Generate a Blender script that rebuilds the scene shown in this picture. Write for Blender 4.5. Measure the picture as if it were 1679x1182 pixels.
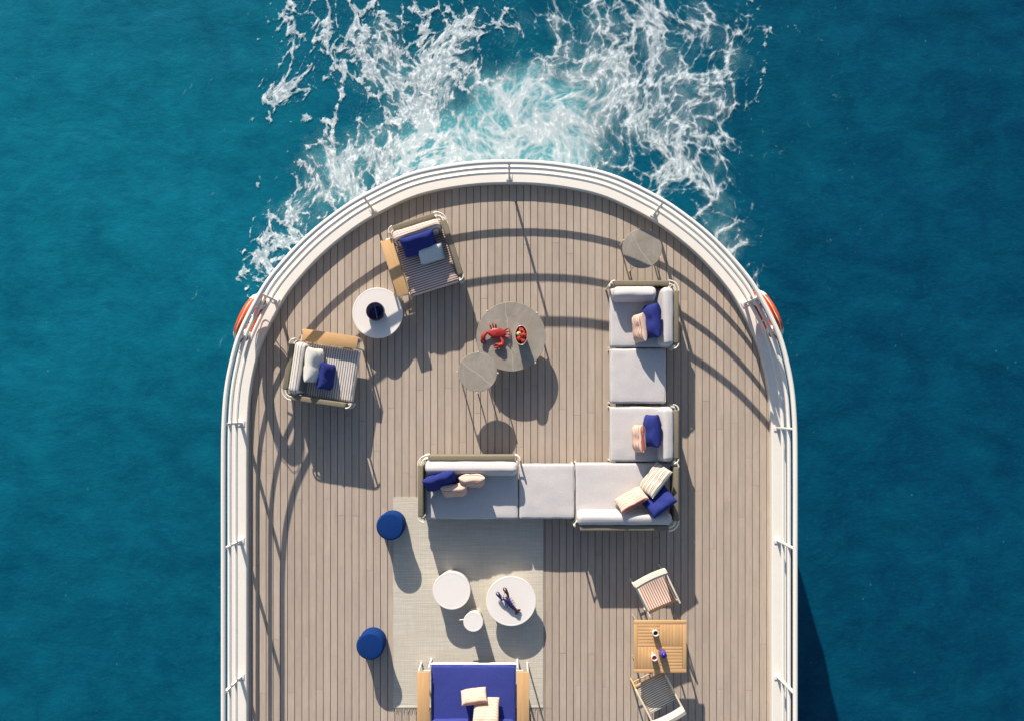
import bpy, bmesh, math, random
import numpy as np
from mathutils import Vector, Matrix, Euler, noise as mnoise
for o in list(bpy.data.objects): bpy.data.objects.remove(o)
SC = bpy.context.scene; COL = SC.collection
R = math.radians; PI = math.pi
# ---------------------------------------------------------------- camera, sky, sun, exposure
CAM_H, FPX, NX, NY = 14.5, 1595.0, 835.0, 665.0        # height over the deck, focal length in photo pixels, point straight below
cam = bpy.data.cameras.new('camera'); camo = bpy.data.objects.new('camera', cam); COL.objects.link(camo)
camo.location = (0, 0, CAM_H); camo.rotation_euler = (0, 0, 0)
cam.sensor_fit = 'HORIZONTAL'; cam.sensor_width = 36; cam.lens = 36 * FPX / 1679
cam.shift_x = (839.5 - NX) / 1679; cam.shift_y = (NY - 591) / 1679
cam.clip_start = .1; cam.clip_end = 3000
SC.camera = camo
SUN_DIR = Vector((.60, -2.17, -1)).normalized()
w = bpy.data.worlds.new('World'); SC.world = w; w.use_nodes = True
nt = w.node_tree; bg = nt.nodes['Background']
sky = nt.nodes.new('ShaderNodeTexSky'); sky.sky_type = 'NISHITA'; sky.sun_disc = False
sky.sun_elevation = math.asin(-SUN_DIR.z); sky.sun_rotation = math.atan2(-SUN_DIR.x, -SUN_DIR.y)
sky.air_density = 1.0; sky.dust_density = 1.2; sky.ozone_density = 1.2
nt.links.new(sky.outputs[0], bg.inputs[0]); bg.inputs[1].default_value = .088
sl = bpy.data.lights.new('sun', 'SUN'); sl.energy = 5.0; sl.angle = R(.5); sl.color = (1.0, .90, .78)
slo = bpy.data.objects.new('sun', sl); COL.objects.link(slo)
slo.rotation_euler = SUN_DIR.to_track_quat('-Z', 'Y').to_euler(); slo.location = (-6, 24, 30)
SC.view_settings.view_transform = 'Standard'; SC.view_settings.look = 'None'
SC.view_settings.exposure = .5; SC.view_settings.gamma = 1; SC.view_settings.use_curve_mapping = False

def P(px, py, h=0.0):
    """the point at height h that the photograph shows at pixel px, py"""
    k = (CAM_H - h) / FPX
    return Vector(((px - NX) * k, (NY - py) * k, h))
# ---------------------------------------------------------------- materials
MATS = {}
class NB:
    def __init__(s, name):
        s.m = bpy.data.materials.new(name); s.m.use_nodes = True; s.t = s.m.node_tree
        s.b = s.t.nodes['Principled BSDF']; s.out = s.t.nodes['Material Output']; MATS[name] = s.m
    def n(s, kind, ins={}, **kw):
        nd = s.t.nodes.new(kind)
        for k, v in kw.items(): setattr(nd, k, v)
        for k, v in ins.items(): s.set(nd.inputs[k], v)
        return nd
    def set(s, sock, v):
        if isinstance(v, bpy.types.NodeSocket): s.t.links.new(v, sock)
        else:
            if isinstance(v, tuple) and len(v) == 3 and sock.type == 'RGBA': v = v + (1,)
            sock.default_value = v
    def math(s, op, a, b=0.0, c=None):
        nd = s.t.nodes.new('ShaderNodeMath'); nd.operation = op; s.set(nd.inputs[0], a); s.set(nd.inputs[1], b)
        if c is not None: s.set(nd.inputs[2], c)
        return nd.outputs[0]
    def coord(s, scale=(1, 1, 1), kind='Object', rnd=0.0):
        tc = s.n('ShaderNodeTexCoord'); mp = s.n('ShaderNodeMapping', {'Vector': tc.outputs[kind], 'Scale': scale})
        if rnd:
            oi = s.n('ShaderNodeObjectInfo'); v = s.math('MULTIPLY', oi.outputs['Random'], rnd)
            cx = s.n('ShaderNodeCombineXYZ', {'X': v, 'Y': v, 'Z': v}); s.t.links.new(cx.outputs[0], mp.inputs['Location'])
        return mp.outputs[0]
    def noise(s, vec, scale, detail=3, rough=.55, dist=0.0):
        return s.n('ShaderNodeTexNoise', {'Vector': vec, 'Scale': scale, 'Detail': detail, 'Roughness': rough, 'Distortion': dist}).outputs['Fac']
    def mix(s, f, a, b, mode='MIX'):
        nd = s.n('ShaderNodeMix', data_type='RGBA', blend_type=mode)
        s.set(nd.inputs[0], f); s.set(nd.inputs[6], a); s.set(nd.inputs[7], b); return nd.outputs[2]
    def ramp(s, f, stops, interp='LINEAR'):
        nd = s.n('ShaderNodeValToRGB', {'Fac': f}); cr = nd.color_ramp; cr.interpolation = interp
        while len(cr.elements) > 1: cr.elements.remove(cr.elements[-1])
        cr.elements[0].position = stops[0][0]; cr.elements[0].color = tuple(stops[0][1]) + (1,)
        for p_, c_ in stops[1:]: e = cr.elements.new(p_); e.color = tuple(c_) + (1,)
        return nd.outputs['Color']
    def rng(s, f, a, b, c=0.0, d=1.0):
        return s.n('ShaderNodeMapRange', {'Value': f, 'From Min': a, 'From Max': b, 'To Min': c, 'To Max': d}).outputs[0]
    def bump(s, h, strength=.3, dist=.005):
        s.t.links.new(s.n('ShaderNodeBump', {'Height': h, 'Strength': strength, 'Distance': dist}).outputs[0], s.b.inputs['Normal'])
    def fin(s, col, rough=.6, spec=.4, metal=0.0):
        s.set(s.b.inputs['Base Color'], col); s.set(s.b.inputs['Roughness'], rough)
        s.b.inputs['Specular IOR Level'].default_value = spec; s.b.inputs['Metallic'].default_value = metal
        return s.m
def sc3(c, k): return tuple(x * k for x in c)
def paint(name, c, rough=.4, spec=.4, var=.08):
    b = NB(name); v = b.coord(rnd=37)
    f = b.noise(v, 3.5, 5, .6); f2 = b.noise(v, 60, 2)
    b.bump(f2, .05, .002)
    return b.fin(b.mix(f, sc3(c, 1 - var), sc3(c, 1 + var * .6)), b.rng(f, .3, .7, rough - .06, rough + .1), spec)
def fabric(name, c, var=.12, weave=260, fine=.18):
    b = NB(name); v = b.coord(rnd=53)
    f = b.noise(v, 5, 4, .6); vx = b.coord((weave, weave * .35, weave), rnd=11); vy = b.coord((weave * .35, weave, weave), rnd=17)
    g = b.math('ADD', b.noise(vx, .4, 1), b.noise(vy, .4, 1))
    b.bump(g, .25, .003)
    c1 = b.mix(f, sc3(c, 1 - var), sc3(c, 1 + var * .5))
    return b.fin(b.mix(b.rng(g, .7, 1.3, 0, 1), sc3(c, 1 - fine), c1), .92, .12)
DRUM = paint('drum_lacquer', (.62, .58, .53), .55, .3, .04)
def striped(name, stops, period, axis=1, wob=.0015, var=.1):
    """woven stripes: stops are (position in the period, colour)"""
    b = NB(name); v = b.coord()
    sx = b.n('ShaderNodeSeparateXYZ', {'Vector': v})
    c0 = b.math('ADD', sx.outputs[axis], b.math('MULTIPLY', b.noise(v, 9, 2), wob * 4))
    fr = b.math('FRACT', b.math('DIVIDE', c0, period))
    col = b.ramp(fr, stops, 'CONSTANT')
    f = b.noise(b.coord(rnd=31), 6, 4); g = b.noise(b.coord((300, 90, 300)), .5, 1)
    b.bump(g, .2, .003)
    return b.fin(b.mix(b.rng(f, .3, .7, 0, 1), b.mix(var, col, (0, 0, 0)), col), .92, .12)
def wood(name, c1, c2, axis=0, rough=.55, scale=1.0):
    b = NB(name)
    s = [22 * scale] * 3; s[axis] = 1.3 * scale
    v = b.coord(tuple(s), rnd=91); f = b.noise(v, 1.0, 5, .62, .6); s2 = [90] * 3; s2[axis] = 4
    g = b.noise(b.coord(tuple(s2), rnd=91), 1.0, 3)
    oi = b.n('ShaderNodeObjectInfo')
    c = b.ramp(f, [(.25, c2), (.5, sc3(c1, .9)), (.75, c1)])
    c = b.mix(b.rng(oi.outputs['Random'], 0, 1, 0, .22), c, c2)
    c = b.mix(b.rng(g, .35, .75, .12, 0), c, (0.05, .03, .02))
    b.bump(g, .18, .002)
    return b.fin(c, rough, .3)
CREAM = paint('cream_paint', (.76, .71, .60), .4)
WHITE = paint('white_paint', (.80, .765, .70), .38, .4, .05)
TABLEW = paint('white_lacquer', (.80, .76, .72), .5, .3, .03)
OLIVE = fabric('olive_strap', (.245, .215, .155), .1, 300, .25)
GREY = fabric('light_grey_fabric', (.60, .575, .57), .06, 240, .12)
NAVY = fabric('navy_fabric', (.030, .042, .215), .15, 240, .25)
BLUE = fabric('royal_blue_fabric', (.050, .066, .300), .10, 240, .2)
POUF = fabric('pouf_blue_fabric', (.006, .040, .185), .12, 300, .3)
CLOUD = fabric('white_fabric', (.72, .70, .65), .1)
PALE = fabric('pale_blue_fabric', (.64, .69, .71), .1)
DARK = paint('dark_under', (.05, .045, .04), .8)
PK = (.72, .50, .40); PKL = (.70, .57, .47); RED = (.50, .13, .085); GS = (.20, .185, .17); CRM = (.62, .57, .49)
PINKS = striped('pink_stripe_fabric', [(0, PKL), (.34, RED), (.50, PK), (.66, CRM), (.84, RED), (.94, PK)], .062)
PINKP = striped('pale_pink_stripe_fabric', [(0, (.74, .55, .43)), (.62, (.66, .33, .23)), (.80, (.74, .50, .39))], .044)
GREYS = striped('grey_stripe_fabric', [(0, CRM), (.36, GS), (.52, CRM), (.70, (.30, .28, .25)), (.90, CRM)], .066)
SEATP = striped('burgundy_stripe_fabric', [(0, (.74, .60, .52)), (.60, (.22, .12, .14))], .0335)
BACKP = striped('pink_line_fabric', [(0, (.74, .62, .54)), (.76, (.34, .14, .13))], .036)
SEATG = striped('navy_white_stripe_fabric', [(0, (.72, .66, .60)), (.63, (.19, .18, .20))], .0345)
BACKG = striped('fine_grey_line_fabric', [(0, (.70, .66, .61)), (.74, (.22, .20, .21))], .040)
SLINGP = striped('pink_sling_fabric', [(0, (.78, .66, .56)), (.58, (.36, .17, .14))], .034, 0)
SLINGG = striped('grey_sling_fabric', [(0, (.80, .76, .68)), (.60, (.17, .155, .13))], .031, 1)
CREAMF = fabric('cream_canvas', (.72, .64, .52), .06)
TEAK = wood('teak_wood', (.72, .445, .21), (.61, .35, .15), 0)
TEAKY = wood('teak_wood_lengthwise', (.72, .445, .21), (.61, .35, .15), 1)

def plank_mat():
    b = NB('weathered_deck_plank'); oi = b.n('ShaderNodeObjectInfo')
    v = b.coord((34, 1.1, 30), rnd=71); f = b.noise(v, 1.0, 5, .62, .35); g = b.noise(b.coord((150, 7, 60), rnd=13), 1.0, 3)
    big = b.noise(b.coord((1, 1, 1)), .75, 4, .55); mid = b.noise(b.coord((3, 1.2, 3), rnd=7), 1.6, 4, .6)
    c = b.ramp(f, [(.2, (.39, .318, .258)), (.5, (.505, .425, .355)), (.8, (.60, .515, .44))])
    c = b.mix(b.rng(oi.outputs['Random'], 0, 1, 0, .75), c, (.385, .32, .26))
    c = b.mix(b.rng(mid, .35, .7, 0, .38), c, (.62, .505, .405))
    c = b.mix(b.rng(big, .42, .68, 0, .34), c, (.38, .30, .245))
    c = b.mix(b.rng(g, .42, .75, .20, 0), c, (.22, .175, .14))
    sp = b.noise(b.coord((60, 22, 60), rnd=29), 1.0, 2); c = b.mix(b.rng(sp, .70, .78, 0, .30), c, (.26, .20, .15))
    b.bump(b.math('ADD', g, b.math('MULTIPLY', f, .6)), .22, .002)
    return b.fin(c, .78, .2)
PLANK = plank_mat()
CAULK = paint('black_caulk', (.024, .020, .018), .7, .2)
def marble(name, seam=True):
    b = NB(name); v = b.coord(rnd=5)
    f = b.noise(v, 3.2, 7, .62, 1.2); f2 = b.noise(v, 26, 4, .6)
    c = b.ramp(f, [(.25, (.235, .205, .170)), (.5, (.310, .275, .232)), (.78, (.385, .345, .300))])
    c = b.mix(b.rng(f2, .4, .7, 0, .25), c, (.22, .20, .165))
    sx = b.n('ShaderNodeSeparateXYZ', {'Vector': b.coord()})
    for (kx, ky, off, wd, st) in ((1, .17, 0.02, .0050, .55), (.8, -.7, .21, .003, .35), (.5, 1, .25, .003, .3), (1, -.35, -.17, .003, .25)):
        d = b.math('ADD', b.math('ADD', b.math('MULTIPLY', sx.outputs[0], kx), b.math('MULTIPLY', sx.outputs[1], ky)), b.math('MULTIPLY_ADD', b.noise(v, 5, 4), .10, off - .05))
        c = b.mix(b.rng(b.math('ABSOLUTE', d), 0, wd * 1.6, st, 0), c, (.62, .54, .44))
    return b.fin(c, .42, .4)
MARBLE = marble('grey_marble')
def rug_mat():
    b = NB('woven_rug_fabric'); v = b.coord()
    gx = b.noise(b.coord((4, 120, 1)), 1.0, 4, .7); gy = b.noise(b.coord((120, 4, 1)), 1.0, 4, .7)
    hx = b.noise(b.coord((1.2, 46, 1)), 1.0, 3, .6); hy = b.noise(b.coord((46, 1.2, 1)), 1.0, 3, .6)
    f = b.noise(v, 1.1, 4); sx = b.n('ShaderNodeSeparateXYZ', {'Vector': v})
    lx = b.math('PINGPONG', b.math('MULTIPLY_ADD', b.noise(v, 8, 2), .012, sx.outputs[0]), .016); ly = b.math('PINGPONG', b.math('MULTIPLY_ADD', b.noise(v, 7, 2), .012, sx.outputs[1]), .014)
    c = b.mix(b.rng(f, .3, .7, 0, 1), (.71, .655, .56), (.78, .715, .615))
    c = b.mix(b.rng(gx, .42, .62, .42, 0), c, (.43, .41, .34)); c = b.mix(b.rng(gy, .42, .62, .30, 0), c, (.46, .435, .365))
    c = b.mix(b.rng(hx, .40, .55, .45, 0), c, (.46, .435, .36)); c = b.mix(b.rng(hy, .40, .55, .25, 0), c, (.49, .46, .385))
    c = b.mix(b.rng(lx, 0, .004, .28, 0), c, (.37, .35, .285)); c = b.mix(b.rng(ly, 0, .004, .34, 0), c, (.37, .35, .285))
    b.bump(b.math('ADD', gx, gy), .5, .006)
    return b.fin(c, .95, .1)
RUG = rug_mat()
def glass(name, c, tr=.55):
    b = NB(name); b.fin(c, .08, .6)
    t = b.n('ShaderNodeBsdfTransparent', {'Color': tuple(min(1, x * 2.2 + .25) for x in c)})
    mx = b.n('ShaderNodeMixShader', {'Fac': tr}); b.t.links.new(b.b.outputs[0], mx.inputs[1]); b.t.links.new(t.outputs[0], mx.inputs[2])
    b.t.links.new(mx.outputs[0], b.out.inputs['Surface']); return b.m
NAVYGLASS = glass('navy_glass', (.02, .022, .10), .45)
PURPLEGLASS = glass('violet_glass', (.16, .10, .34), .4)
BOWLGLASS = paint('amber_glazed_bowl', (.34, .17, .10), .2, .5)
REDSHELL = paint('red_glaze', (.40, .030, .028), .45, .35, .6)
APPLE = paint('red_skin', (.50, .045, .03), .3, .5, .5)
APPLEY = paint('yellow_skin', (.70, .52, .22), .3, .5, .2)
LOBB = paint('blue_shell', (.018, .014, .10), .3, .5, .3); LOBD = paint('dark_plum_shell', (.05, .016, .022), .3, .5, .3)
COFFEE = paint('dark_coffee', (.05, .025, .012), .15); TEA = paint('red_tea', (.30, .06, .03), .15)
ORANGE = paint('orange_ring', (.62, .085, .018), .5, .3, .1)
CAPBLUE = paint('blue_stopper', (.015, .008, .20), .3, .5)
HANDLE = paint('metal_handle', (.35, .3, .25), .35)
# ---------------------------------------------------------------- mesh helpers: each gives (vertices, faces)
def put(g, loc=(0, 0, 0), rot=(0, 0, 0), scale=(1, 1, 1)):
    M = Matrix.LocRotScale(Vector(loc), Euler(rot), Vector(scale)); return [M @ Vector(v) for v in g[0]], g[1]
def join(*gs):
    V, F = [], []
    for v, f in gs:
        n = len(V); V += [Vector(p) for p in v]; F += [tuple(i + n for i in q) for q in f]
    return V, F
def rbox(w, d, h, r=.01, nf=1, nr=1, puff=0.0, wr=0.0, seed=0):
    """rounded box; puff swells the top, wr adds soft wrinkles"""
    hs = (w / 2, d / 2, h / 2); r = min(r, min(hs) * .98); ax = []
    for a in hs:
        e = [a - r + r * i / nr for i in range(nr + 1)]; c = [-(a - r) + 2 * (a - r) * i / nf for i in range(1, nf)]
        ax.append([-x for x in reversed(e)] + c + e)
    idx, V, F = {}, [], []
    def vid(p):
        k = (round(p[0], 5), round(p[1], 5), round(p[2], 5))
        if k not in idx:
            q = [max(-(hs[i] - r), min(hs[i] - r, p[i])) for i in range(3)]
            n = Vector([p[i] - q[i] for i in range(3)]); n = n.normalized() * r if n.length > 0 else n
            v = Vector(q) + n
            if puff: v.z += puff * (1 - (v.x / hs[0])**2) * (1 - (v.y / hs[1])**2) * (1 if v.z > 0 else -.2)
            if wr: v += wr * mnoise.noise_vector(v * 7 + Vector((seed * 3.1, seed, 0))) + wr * .5 * mnoise.noise_vector(v * 17 + Vector((seed, 0, seed)))
            idx[k] = len(V); V.append(v)
        return idx[k]
    for (i, j, k) in ((0, 1, 2), (1, 2, 0), (2, 0, 1)):
        for s in (-1, 1):
            for a in range(len(ax[i]) - 1):
                for b in range(len(ax[j]) - 1):
                    q = []
                    for (da, db) in ((0, 0), (1, 0), (1, 1), (0, 1)):
                        p = [0, 0, 0]; p[i] = ax[i][a + da]; p[j] = ax[j][b + db]; p[k] = s * hs[k]; q.append(vid(p))
                    F.append(tuple(q if s > 0 else q[::-1]))
    return V, F
def tube(pts, r, n=8, closed=False, caps=True):
    pts = [Vector(p) for p in pts]; V, F = [], []; m = len(pts); rs = r if isinstance(r, (list, tuple)) else [r] * m
    up = None
    for i, p in enumerate(pts):
        t = (pts[(i + 1) % m] - pts[i - 1]) if closed else (pts[min(i + 1, m - 1)] - pts[max(i - 1, 0)])
        t.normalize()
        if up is None: up = Vector((0, 0, 1)) if abs(t.z) < .9 else Vector((1, 0, 0))
        a = (up - t * up.dot(t)).normalized(); up = a; b = t.cross(a)
        for k in range(n):
            th = 2 * PI * k / n; V.append(p + a * (rs[i] * math.cos(th)) + b * (rs[i] * math.sin(th)))
    for i in range(m if closed else m - 1):
        j = (i + 1) % m
        for k in range(n): F.append((i * n + k, i * n + (k + 1) % n, j * n + (k + 1) % n, j * n + k))
    if caps and not closed: F.append(tuple(range(n))[::-1]); F.append(tuple(range((m - 1) * n, m * n)))
    return V, F
def lathe(prof, n=40, sx=1.0, sy=1.0):
    V, F = [], []; m = len(prof)
    for (r, z) in prof:
        for k in range(n): V.append(Vector((r * sx * math.cos(2 * PI * k / n), r * sy * math.sin(2 * PI * k / n), z)))
    for i in range(m - 1):
        for k in range(n): F.append((i * n + k, i * n + (k + 1) % n, (i + 1) * n + (k + 1) % n, (i + 1) * n + k))
    F.append(tuple(range(n))[::-1]); F.append(tuple(range((m - 1) * n, m * n)))
    return V, F
def ball(rx, ry, rz, n=12, m=8):
    pr = [(max(.02, math.sin(PI * i / m)), -math.cos(PI * i / m)) for i in range(m + 1)]
    V, F = lathe(pr, n); return [Vector((v.x * rx, v.y * ry, v.z * rz)) for v in V], F
def arc(cx, cy, r, a0, a1, z, n=7): return [(cx + r * math.cos(R(a0 + (a1 - a0) * i / n)), cy + r * math.sin(R(a0 + (a1 - a0) * i / n)), z) for i in range(n + 1)]
def mesh(name, g, mat, smooth=35):
    me = bpy.data.meshes.new(name); me.from_pydata([tuple(v) for v in g[0]], [], g[1]); me.update()
    if mat: me.materials.append(mat)
    if smooth is not None:
        me.polygons.foreach_set('use_smooth', [True] * len(me.polygons)); me.set_sharp_from_angle(angle=R(smooth))
    return me
def obj(name, g, mat=None, parent=None, loc=(0, 0, 0), rot=(0, 0, 0), smooth=35, label=None):
    o = bpy.data.objects.new(name, g if isinstance(g, bpy.types.Mesh) else mesh(name, g, mat, smooth))
    COL.objects.link(o); o.location = loc; o.rotation_euler = rot
    if parent: o.parent = parent
    if label: o['label'] = label
    return o
def tag(o, label, cat, group=None):
    o['label'] = label; o['category'] = cat
    if group: o['group'] = group
    return o
def thing(name, label, cat, loc=(0, 0, 0), yaw=0.0, group=None):
    o = bpy.data.objects.new(name, None); COL.objects.link(o); o.empty_display_size = .1
    o.location = loc; o.rotation_euler = (0, 0, yaw); return tag(o, label, cat, group)
def copy_thing(src, loc, yaw, label):
    c = src.copy(); COL.objects.link(c); c.location = loc; c.rotation_euler = (0, 0, yaw); c['label'] = label
    for ch in src.children:
        d = ch.copy(); COL.objects.link(d); d.parent = c
        for g in ch.children: e = g.copy(); COL.objects.link(e); e.parent = d
    return c
def structure(o): o['kind'] = 'structure'; return o
rnd = random.Random(4)
# ---------------------------------------------------------------- foam field
KS = 1595 / 16.7
def _hash(ix, iy, seed):
    h = (ix.astype(np.uint32) * np.uint32(374761393) + iy.astype(np.uint32) * np.uint32(668265263)
         + np.uint32((seed * 144665 + 7) & 0xffffffff))
    h = (h ^ (h >> np.uint32(13))) * np.uint32(1274126177)
    return (h ^ (h >> np.uint32(16)))
def pnoise(x, y, seed=0):
    xi = np.floor(x); yi = np.floor(y); xf = (x - xi).astype(np.float32); yf = (y - yi).astype(np.float32)
    xi = xi.astype(np.int64) + 5000; yi = yi.astype(np.int64) + 5000
    def g(dx, dy):
        a = _hash(xi + dx, yi + dy, seed).astype(np.float32) * np.float32(2 * math.pi / 4294967296.0)
        return np.cos(a) * (xf - dx) + np.sin(a) * (yf - dy)
    u = xf**3 * (xf * (xf * 6 - 15) + 10); v = yf**3 * (yf * (yf * 6 - 15) + 10)
    a = g(0, 0); b = g(1, 0); c = g(0, 1); d = g(1, 1)
    return 1.45 * ((a + (b - a) * u) * (1 - v) + (c + (d - c) * u) * v)
def fbm(x, y, seed, octv=4, gain=0.5):
    s = 0; a = 1; n = 0
    for o in range(octv):
        s = s + a * pnoise(x * 2.03**o, y * 2.03**o, seed + o * 17); n += a; a *= gain
    return s / n
def ridge(x, y, seed, octv=3):
    s = 0; a = 1; n = 0
    for o in range(octv):
        s = s + a * (1 - np.abs(pnoise(x * 2.1**o, y * 2.1**o, seed + o * 31)))**2; n += a; a *= .55
    return s / n
def worley(x, y, seed):
    xi = np.floor(x).astype(np.int64); yi = np.floor(y).astype(np.int64)
    f1 = np.full(x.shape, 9., np.float32); f2 = f1.copy()
    for dx in (-1, 0, 1):
        for dy in (-1, 0, 1):
            h = _hash(xi + dx + 5000, yi + dy + 5000, seed)
            px = xi + dx + (h & np.uint32(0xffff)) / 65536.; py = yi + dy + (h >> np.uint32(16)) / 65536.
            d = np.hypot(px - x, py - y).astype(np.float32)
            f2 = np.minimum(f2, np.maximum(f1, d)); f1 = np.minimum(f1, d)
    return f1, f2
def sstep(a, b, x):
    t = np.clip((x - a) / (b - a), 0, 1); return t * t * (3 - 2 * t)
def bl(px, py, blobs):
    m = 0
    for (cx, cy, rx, ry, w) in blobs:
        m = m + w * np.exp(-(((px - cx) / rx)**2 + ((py - cy) / ry)**2))
    return m
def streak(px, py, pts, wd):
    best = np.full(px.shape, 1e9, np.float32)
    for (a, b) in zip(pts[:-1], pts[1:]):
        ax, ay = a; bx, by = b; dx, dy = bx - ax, by - ay
        t = np.clip(((px - ax) * dx + (py - ay) * dy) / (dx * dx + dy * dy), 0, 1)
        best = np.minimum(best, np.hypot(px - ax - t * dx, py - ay - t * dy))
    return np.exp(-(best / wd)**2)
# clumps of foam: centre, radii, strength (units: 1/95.5 m on the water, from the top left of the view)
CLUMP = [(470,35,38,60,.35),(560,40,75,65,.95),(640,60,55,55,.6),(505,110,45,45,.7),(590,85,50,40,.8),(470,160,30,40,.55),
  (700,80,40,90,.75),(750,40,45,40,.6),(640,120,60,40,.75),(690,145,60,45,.8),(750,120,55,60,.7),(620,170,40,40,.3),
  (660,210,55,45,.6),(720,200,60,70,.8),(640,250,60,40,.65),(580,250,40,50,.35),(550,290,45,45,.5),(590,300,45,35,.6),
  (500,320,36,30,.85),(480,360,30,32,.85),(520,345,45,28,.6),(455,400,34,40,.95),(425,440,28,36,.85),(405,475,24,28,.75),(480,415,50,40,.7),
  (620,290,70,40,.8),(700,260,80,40,.9),(395,540,14,30,.3),(450,290,30,40,.15),(450,90,28,50,.25),(500,230,40,40,.2),(480,10,40,30,.4),
  (800,20,60,40,.6),(830,60,40,60,.45),(770,90,60,60,.45),(560,180,60,60,.35),(600,230,70,50,.4),(690,60,60,60,.35),(530,260,60,50,.3),(810,130,40,60,.4),(450,60,30,60,.2),(470,130,40,60,.25),(420,330,25,40,.15),(640,330,60,40,.6)]
VEIL = [(600,60,70,60,.22),(680,170,80,80,.28),(560,270,60,60,.2),(480,380,40,50,.2),(640,280,70,40,.5),(780,60,40,50,.35),(1235,120,20,90,.18),(1200,280,20,40,.2),(820,160,60,60,.85),(790,235,100,45,1.1),(870,215,85,70,1.25),(900,40,80,60,.8),(860,90,50,40,.55),(960,110,90,70,.8),(980,190,80,60,.85),
  (1040,60,70,70,.75),(1080,150,80,80,.85),(1050,230,80,50,.9),(1150,180,55,60,.85),(1150,90,60,80,.7),(1110,20,70,50,.65),
  (1180,130,30,60,.6),(1160,230,50,40,.7),(1080,280,60,50,.8),(960,250,60,40,.7),(1130,310,45,40,.9),(1165,345,42,38,.95),(1200,395,34,36,.9),(1235,450,22,24,.7),
  (1190,390,28,34,.55),(1215,425,22,26,.5),(1010,10,70,40,.6),(1190,40,60,60,.35),(940,300,80,40,.6),(720,280,90,40,.6)]
HOLE = [(865,80,30,22,1.2),(800,140,22,50,.55),(620,190,50,35,.35),(535,155,40,50,.35),(800,95,35,20,.6),(760,165,22,30,.6),
  (1035,20,24,22,.6),(1160,90,26,34,.55),(1010,255,40,35,.45),(1060,255,30,30,.4),(880,255,14,14,.6),(700,20,40,30,.3),(575,220,28,45,.5),(1130,330,25,20,.4)]
STREAK = [([(565,105),(558,160),(547,205),(545,250),(548,300)],5,1.1),([(490,190),(510,201),(545,203)],4,.95),([(1233,0),(1243,28),(1250,55),(1250,110),(1246,165)],4,.85),
  ([(1250,52),(1275,47),(1297,42)],3.5,.9),([(440,200),(455,170),(480,145),(510,110)],6,.8),([(560,0),(600,40),(590,90),(640,150),(630,215)],8,.5),
  ([(700,20),(690,70),(705,100),(690,130),(700,200)],9,.6),([(730,90),(765,120),(755,155),(735,165)],5,.8),([(630,175),(635,205),(665,180)],7,.7),
  ([(635,205),(640,245),(620,290)],6,.6),([(1060,0),(1085,50),(1075,100),(1060,160),(1050,190)],8,.6),([(1130,30),(1155,60),(1170,110),(1180,140)],5,.7),
  ([(1052,175),(1060,205),(1085,235),(1085,300)],9,.7),([(1010,10),(1030,40),(1075,55)],5,.6),([(905,120),(990,135),(1040,190)],12,.5),
  ([(415,195),(420,230),(425,265)],5,.35),([(1310,0),(1330,15),(1345,40)],4,.35),([(300,640),(330,632),(362,640)],4,.18),([(880,225),(930,205),(985,215)],9,.5),([(1130,130),(1175,170),(1195,230)],8,.4)]
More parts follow.
